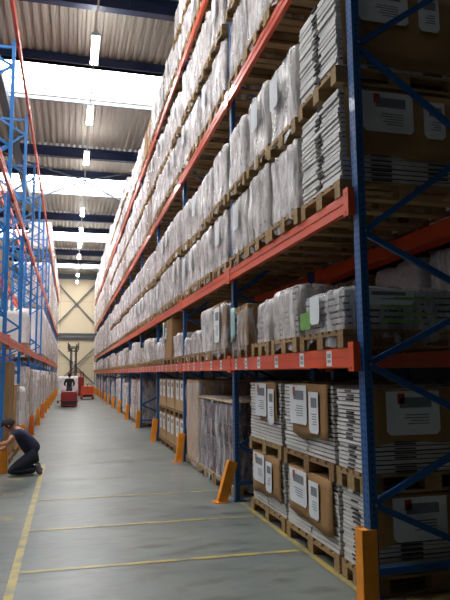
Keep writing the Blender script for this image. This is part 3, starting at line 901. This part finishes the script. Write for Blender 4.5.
def hand_chain(V, E, wrist, d, nrm, curl, sc=1.0, base=None):
    """palm + five fingers appended to vert/edge lists. d = direction, nrm = palm normal"""
    d = Vector(d).normalized(); nrm = Vector(nrm).normalized(); s = d.cross(nrm).normalized(); w = Vector(wrist)
    palm = len(V); V.append((tuple(w+d*.05*sc), .028*sc, .018*sc)); E.append((base, palm))
    for i, (off, L) in enumerate(((-.03,.075),(-.01,.085),(.01,.08),(.03,.062))):
        p = w+d*.085*sc+s*off*sc; prev = palm
        a = 0; q = p
        V.append((tuple(q), .0095*sc, .0095*sc)); E.append((prev, len(V)-1)); prev = len(V)-1
        for seg in (.45,.32,.23):
            a += curl; dd = (d*math.cos(a)+nrm*math.sin(a)); q = q+dd*L*seg*sc
            V.append((tuple(q), .0085*sc, .0085*sc)); E.append((prev, len(V)-1)); prev = len(V)-1
    q = w+d*.03*sc-s*.03*sc; prev = palm
    for k in range(3):
        q = q+(d*.6-s*.6+nrm*(.3+.3*k)).normalized()*.027*sc
        V.append((tuple(q), .0105*sc, .0105*sc)); E.append((prev, len(V)-1)); prev = len(V)-1

# kneeling worker: pelvis low over the heels, trunk bowed to the left over the post guard
kp = thing('person', 'person in navy T-shirt and dark trousers kneeling at a left rack post', 'person', (-.70,10.68,0))
def off(p): return (p[0]+.72, p[1]-11.0, p[2])
PV = off((-.56,11.0,.36)); WA = off((-.66,11.0,.50)); CH = off((-.80,10.99,.665)); NK = off((-.885,10.98,.755)); NK2 = off((-.93,10.975,.79))
SL = off((-.85,10.81,.70)); SRt = off((-.85,11.17,.70))
EL = off((-.97,10.74,.55)); WL = off((-1.08,10.88,.52)); ER = off((-.98,11.28,.54)); WR = off((-1.07,11.13,.42))
KL = off((-.95,10.88,.085)); KR = off((-.93,11.14,.085)); AL = off((-.52,10.86,.10)); AR = off((-.53,11.16,.09))
HL = off((-.57,10.89,.30)); HR = off((-.57,11.11,.30)); TL = off((-.44,10.85,.03)); TR = off((-.45,11.18,.03))
V = [(PV,.11,.10),(WA,.095,.09),(CH,.12,.10),(NK,.06,.06),(NK2,.05,.05),(SL,.062,.062),(EL,.042,.042),(WL,.026,.026),(SRt,.062,.062),(ER,.042,.042),(WR,.026,.026),
     (HL,.095,.095),(KL,.06,.06),(AL,.04,.04),(HR,.095,.095),(KR,.06,.06),(AR,.04,.04)]
E_ = chainE([0,1,2,3,4],[2,5,6,7],[2,8,9,10],[0,11,12,13],[0,14,15,16])
hand_chain(V, E_, WL, (-.8,.45,-.25), (-.3,.2,-1), .45, 1.0, 7)
hand_chain(V, E_, WR, (-.8,-.5,-.1), (-.3,0,-1), .4, 1.0, 10)
skinned('body', V, E_, kp, M['skin'])
def mid(a, b, t): return tuple(Vector(a).lerp(Vector(b), t))
V = [(CH,.18,.15),(WA,.165,.15),(mid(PV,WA,-.25),.172,.165),(mid(CH,NK,.6),.09,.085),(SL,.078,.078),(mid(SL,EL,.5),.062,.062),(SRt,.078,.078),(mid(SRt,ER,.5),.062,.062)]
skinned('t_shirt', V, chainE([0,1,2],[0,3],[0,4,5],[0,6,7]), kp, M['navycloth'])
V = [(PV,.165,.158),(mid(PV,WA,.9),.148,.138),(HL,.115,.115),(mid(HL,KL,.5),.10,.095),(KL,.078,.078),(mid(KL,AL,.5),.07,.07),(AL,.055,.055),(HR,.115,.115),(mid(HR,KR,.5),.10,.095),(KR,.078,.078),(mid(KR,AR,.5),.07,.07),(AR,.055,.055)]
skinned('trousers', V, chainE([0,1],[0,2,3,4,5,6],[0,7,8,9,10,11]), kp, M['darkcloth'])
for A_, T_, s in ((AL,TL,-1),(AR,TR,1)):
    h_ = (A_[0]+.02, A_[1]+.01*s, A_[2]+.09)
    V = [(A_,.052,.05),(h_,.045,.045),(mid(A_,T_,.7),.05,.042),((T_[0]+.02,T_[1],T_[2]+.035),.042,.034)]
    skinned('shoe', V, chainE([0,1],[0,2,3]), kp, M['shoe'])
add_head(kp, off((-.98,10.965,.815)), (PI, PI-.95, 0), M['hair'])

# operator standing on the truck, back towards the viewer (facing +y)
op = thing('person', 'person in black jacket standing on the red pallet truck, back to viewer', 'person', (-.02,31.75,.17))
def sk_stand(parent, hgt=1.62):
    s = hgt/1.75
    def P(x,y,z): return (x*s,y*s,z*s)
    pv, wa, ch, nk, nk2 = P(0,0,.95), P(0,.0,1.1), P(0,.03,1.34), P(0,.05,1.48), P(0,.06,1.55)
    L = [P(-.19,.03,1.41), P(-.28,.08,1.14), P(-.24,.33,1.05)]; Rr = [P(.19,.03,1.41), P(.28,.08,1.14), P(.24,.33,1.05)]
    lg = [[P(q*.09,0,.86),P(q*.11,.03,.48),P(q*.12,-.02,.09)] for q in (-1,1)]
    V = [(pv,.10*s,.08*s),(wa,.09*s,.08*s),(ch,.11*s,.085*s),(nk,.06*s,.06*s),(nk2,.05*s,.05*s)]; E_ = [(0,1),(1,2),(2,3),(3,4)]
    for A in (L,Rr):
        b = len(V); V += [(A[0],.065*s,.06*s),(A[1],.042*s,.042*s),(A[2],.027*s,.027*s)]; E_ += [(2,b),(b,b+1),(b+1,b+2)]
        hand_chain(V, E_, A[2], (-.15*(1 if A is Rr else -1),1,-.1), (0,.1,-1), .5, s, b+2)
    for A in lg:
        b = len(V); V += [(A[0],.09*s,.09*s),(A[1],.058*s,.058*s),(A[2],.04*s,.04*s)]; E_ += [(0,b),(b,b+1),(b+1,b+2)]
    skinned('body', V, E_, parent, M['skin'])
    V = [(ch,.18*s,.135*s),(wa,.155*s,.125*s),(mid(pv,wa,-.5),.175*s,.145*s),(mid(ch,nk,.7),.085*s,.08*s)]; E_ = [(0,1),(1,2),(0,3)]
    for A in (L,Rr):
        b = len(V); V += [(A[0],.08*s,.078*s),(A[1],.062*s,.06*s),(mid(A[1],A[2],.9),.045*s,.045*s)]; E_ += [(0,b),(b,b+1),(b+1,b+2)]
    skinned('jacket', V, E_, parent, M['blackcloth'])
    V = [(pv,.155*s,.128*s),(mid(pv,wa,.6),.14*s,.12*s)]; E_ = [(0,1)]
    for A in lg:
        b = len(V); V += [(A[0],.108*s,.108*s),(A[1],.078*s,.078*s),(A[2],.062*s,.062*s)]; E_ += [(0,b),(b,b+1),(b+1,b+2)]
    skinned('trousers', V, E_, parent, M['greycloth'])
    for q in (-1,1):
        a = P(q*.12,-.03,.06)
        V = [(a,.048,.045),((a[0],a[1]+.10,.05),.046,.036),((a[0],a[1]+.2,.042),.042,.03)]
        skinned('shoe', V, chainE([0,1,2]), parent, M['shoe'])
    add_head(parent, P(0,.09,1.65), (0,0,PI/2), M['hair'])
sk_stand(op, 1.5)

# ------------------------------------------------------------------ trucks
def wheel(parent, x, y, z, r, w, axis='x', m='rubber'):
    b = MB(); d = (w/2,0,0) if axis == 'x' else (0,w/2,0)
    b.tube([(-d[0],-d[1],0),(-d[0]*.85,-d[1]*.85,0),(d[0]*.85,d[1]*.85,0),(d[0],d[1],0)], [r*.85,r,r,r*.85], 16)
    o = build('wheel', b, M[m], parent, (x,y,z))
    h = MB(); h.tube([(-d[0]*1.05,-d[1]*1.05,0),(d[0]*1.05,d[1]*1.05,0)], r*.35, 10); build('hub', h, M['steel'], o)
# 1: stand-on pallet truck with operator, carrying a white load (drives away from viewer)
t = thing('pallet_truck', 'dark red stand-on pallet truck carrying the operator down the aisle', 'forklift', (-.02,31.9,0))
b = MB(); b.bev(-.38,-.42,.06,.38,-.36,.78,.02); b.bev(-.40,-.42,.05,-.33,.5,.72,.02); b.bev(.33,-.42,.05,.40,.5,.72,.02); build('side_panel', b, M['truckred'], t)
b = MB(); b.bev(-.33,-.36,.05,.33,.5,.165,.015); build('platform', b, M['black'], t)
b = MB(); b.bev(-.40,.5,.06,.40,.95,.82,.04); build('motor_housing', b, M['truckred'], t)
b = MB(); b.tube([(0,.62,.80),(0,.46,1.02)], .03, 8); b.tube([(-.16,.44,1.03),(.16,.44,1.03)], .025, 8); build('steering_handle', b, M['black'], t)
b = MB(); b.box(-.36,-.425,.12,.36,-.421,.30); build('bumper', b, M['black'], t)
b = MB(); b.box(-.25,.95,.06,-.10,2.1,.12); b.box(.10,.95,.06,.25,2.1,.12); build('forks', b, M['steel'], t)
for x in (-.3,.3): wheel(t, x, .72, .11, .11, .08)
for x in (-.175,.175): wheel(t, x, 2.0, .04, .04, .08)
ld = load('film', 1.08, .95, 1.25, 0, 0, 0, 1, 'white film-wrapped load carried by the red pallet truck in the aisle', 'loads moved by trucks', 2, film='film_white')
ld.location = (-.10, 33.45, .13); ld.rotation_euler = (0,0,PI/2)
# 2: reach truck with raised mast
t = thing('reach_truck', 'red reach truck with tall dark mast standing at the far end of the aisle', 'forklift', (.36,45.2,0), PI/2+.2)
# local: +x forwards (mast side)
b = MB(); b.bev(-.75,-.5,.14,.15,.5,.95,.05); b.bev(-.75,-.5,.9,-.35,.5,1.45,.05); build('body', b, M['truckred'], t)
b = MB(); b.bev(-.35,-.3,.95,.05,.2,1.03,.03); b.bev(-.42,-.3,1.0,-.34,.2,1.45,.03); build('seat', b, M['black'], t)
b = MB()
for x, y in ((-.65,-.44),(-.65,.44),(.1,-.44),(.1,.44)): b.bar((x,y,.9),(x,y,1.76), .07)
for i in range(6): b.bar((-.65,-.44+.176*i,1.78),(.12,-.44+.176*i,1.78), .03)
b.bar((-.66,-.47,1.78),(-.66,.47,1.78), .06); b.bar((.12,-.47,1.78),(.12,.47,1.78), .06); build('overhead_guard', b, M['truckred'], t)
b = MB(); b.bev(.15,-.55,.05,1.5,-.42,.22,.02); b.bev(.15,.42,.05,1.5,.55,.22,.02); build('support_arm', b, M['truckred'], t)
b = MB()
for y in (-.22,.22,-.13,.13): b.box(.62,y-.025,.08,.74,y+.025,3.55)
for z in (.3,1.4,2.5,3.5): b.box(.65,-.22,z,.70,.22,z+.07)
build('mast', b, M['black'], t)
b = MB(); b.tube([(.6,0,.3),(.6,0,3.2)], .035, 10); build('lift_cylinder', b, M['steel'], t)
b = MB(); b.box(.76,-.36,3.30,.80,.36,3.38); b.box(.76,-.42,3.60,.80,.42,3.68) 
for y in (-.3,.22): b.box(.80,y,3.3,.84,y+.09,3.85); b.box(.84,y,3.3,1.5,y+.09,3.34)
for y in (-.42,.34): b.box(.76,y,3.4,.8,y+.08,3.95)
build('fork_carriage', b, M['black'], t)
for x, y in ((1.35,-.48),(1.35,.48)): wheel(t, x, y, .12, .12, .1, 'y')
wheel(t, -.4, 0, .17, .17, .14, 'y')
# 3: small orange tractor
t = thing('tow_tractor', 'small orange red tow tractor parked near the right rack far down the aisle', 'vehicle', (1.13,41.2,0), PI/2)
b = MB(); b.bev(-.2,-.40,.12,.75,.40,.66,.06); b.bev(.25,-.36,.62,.72,.36,.78,.06); build('body', b, M['truckorange'], t)
b = MB(); b.bev(-.62,-.40,.12,-.2,.40,.24,.02); build('platform', b, M['black'], t)
b = MB(); b.bev(-.66,-.40,.12,-.60,.40,.85,.02); b.bev(-.62,-.26,.50,-.54,.26,.82,.03); build('backrest', b, M['truckorange'], t)
b = MB(); b.bar((.2,0,.6),(.0,0,.98), .05); b.tube([(-.02,-.18,.98),(-.02,.18,.98)], .022, 8); build('steering_handle', b, M['black'], t)
b = MB(); b.box(-.67,-.3,.16,-.66,.3,.3); build('bumper', b, M['black'], t)
for x, y in ((-.42,-.36),(-.42,.36),(.5,-.36),(.5,.36)): wheel(t, x, y, .13, .13, .1, 'y')

# ------------------------------------------------------------------ light: overcast sky through the roof strips
wd = bpy.data.worlds.new('world'); bpy.context.scene.world = wd; wd.use_nodes = True
bg = wd.node_tree.nodes['Background']; bg.inputs[0].default_value = (1,.988,.972,1); bg.inputs[1].default_value = 11
s = bpy.context.scene
s.view_settings.view_transform = 'Standard'; s.view_settings.look = 'None'; s.view_settings.gamma = 1; s.view_settings.use_curve_mapping = False
s.view_settings.exposure = 0.85
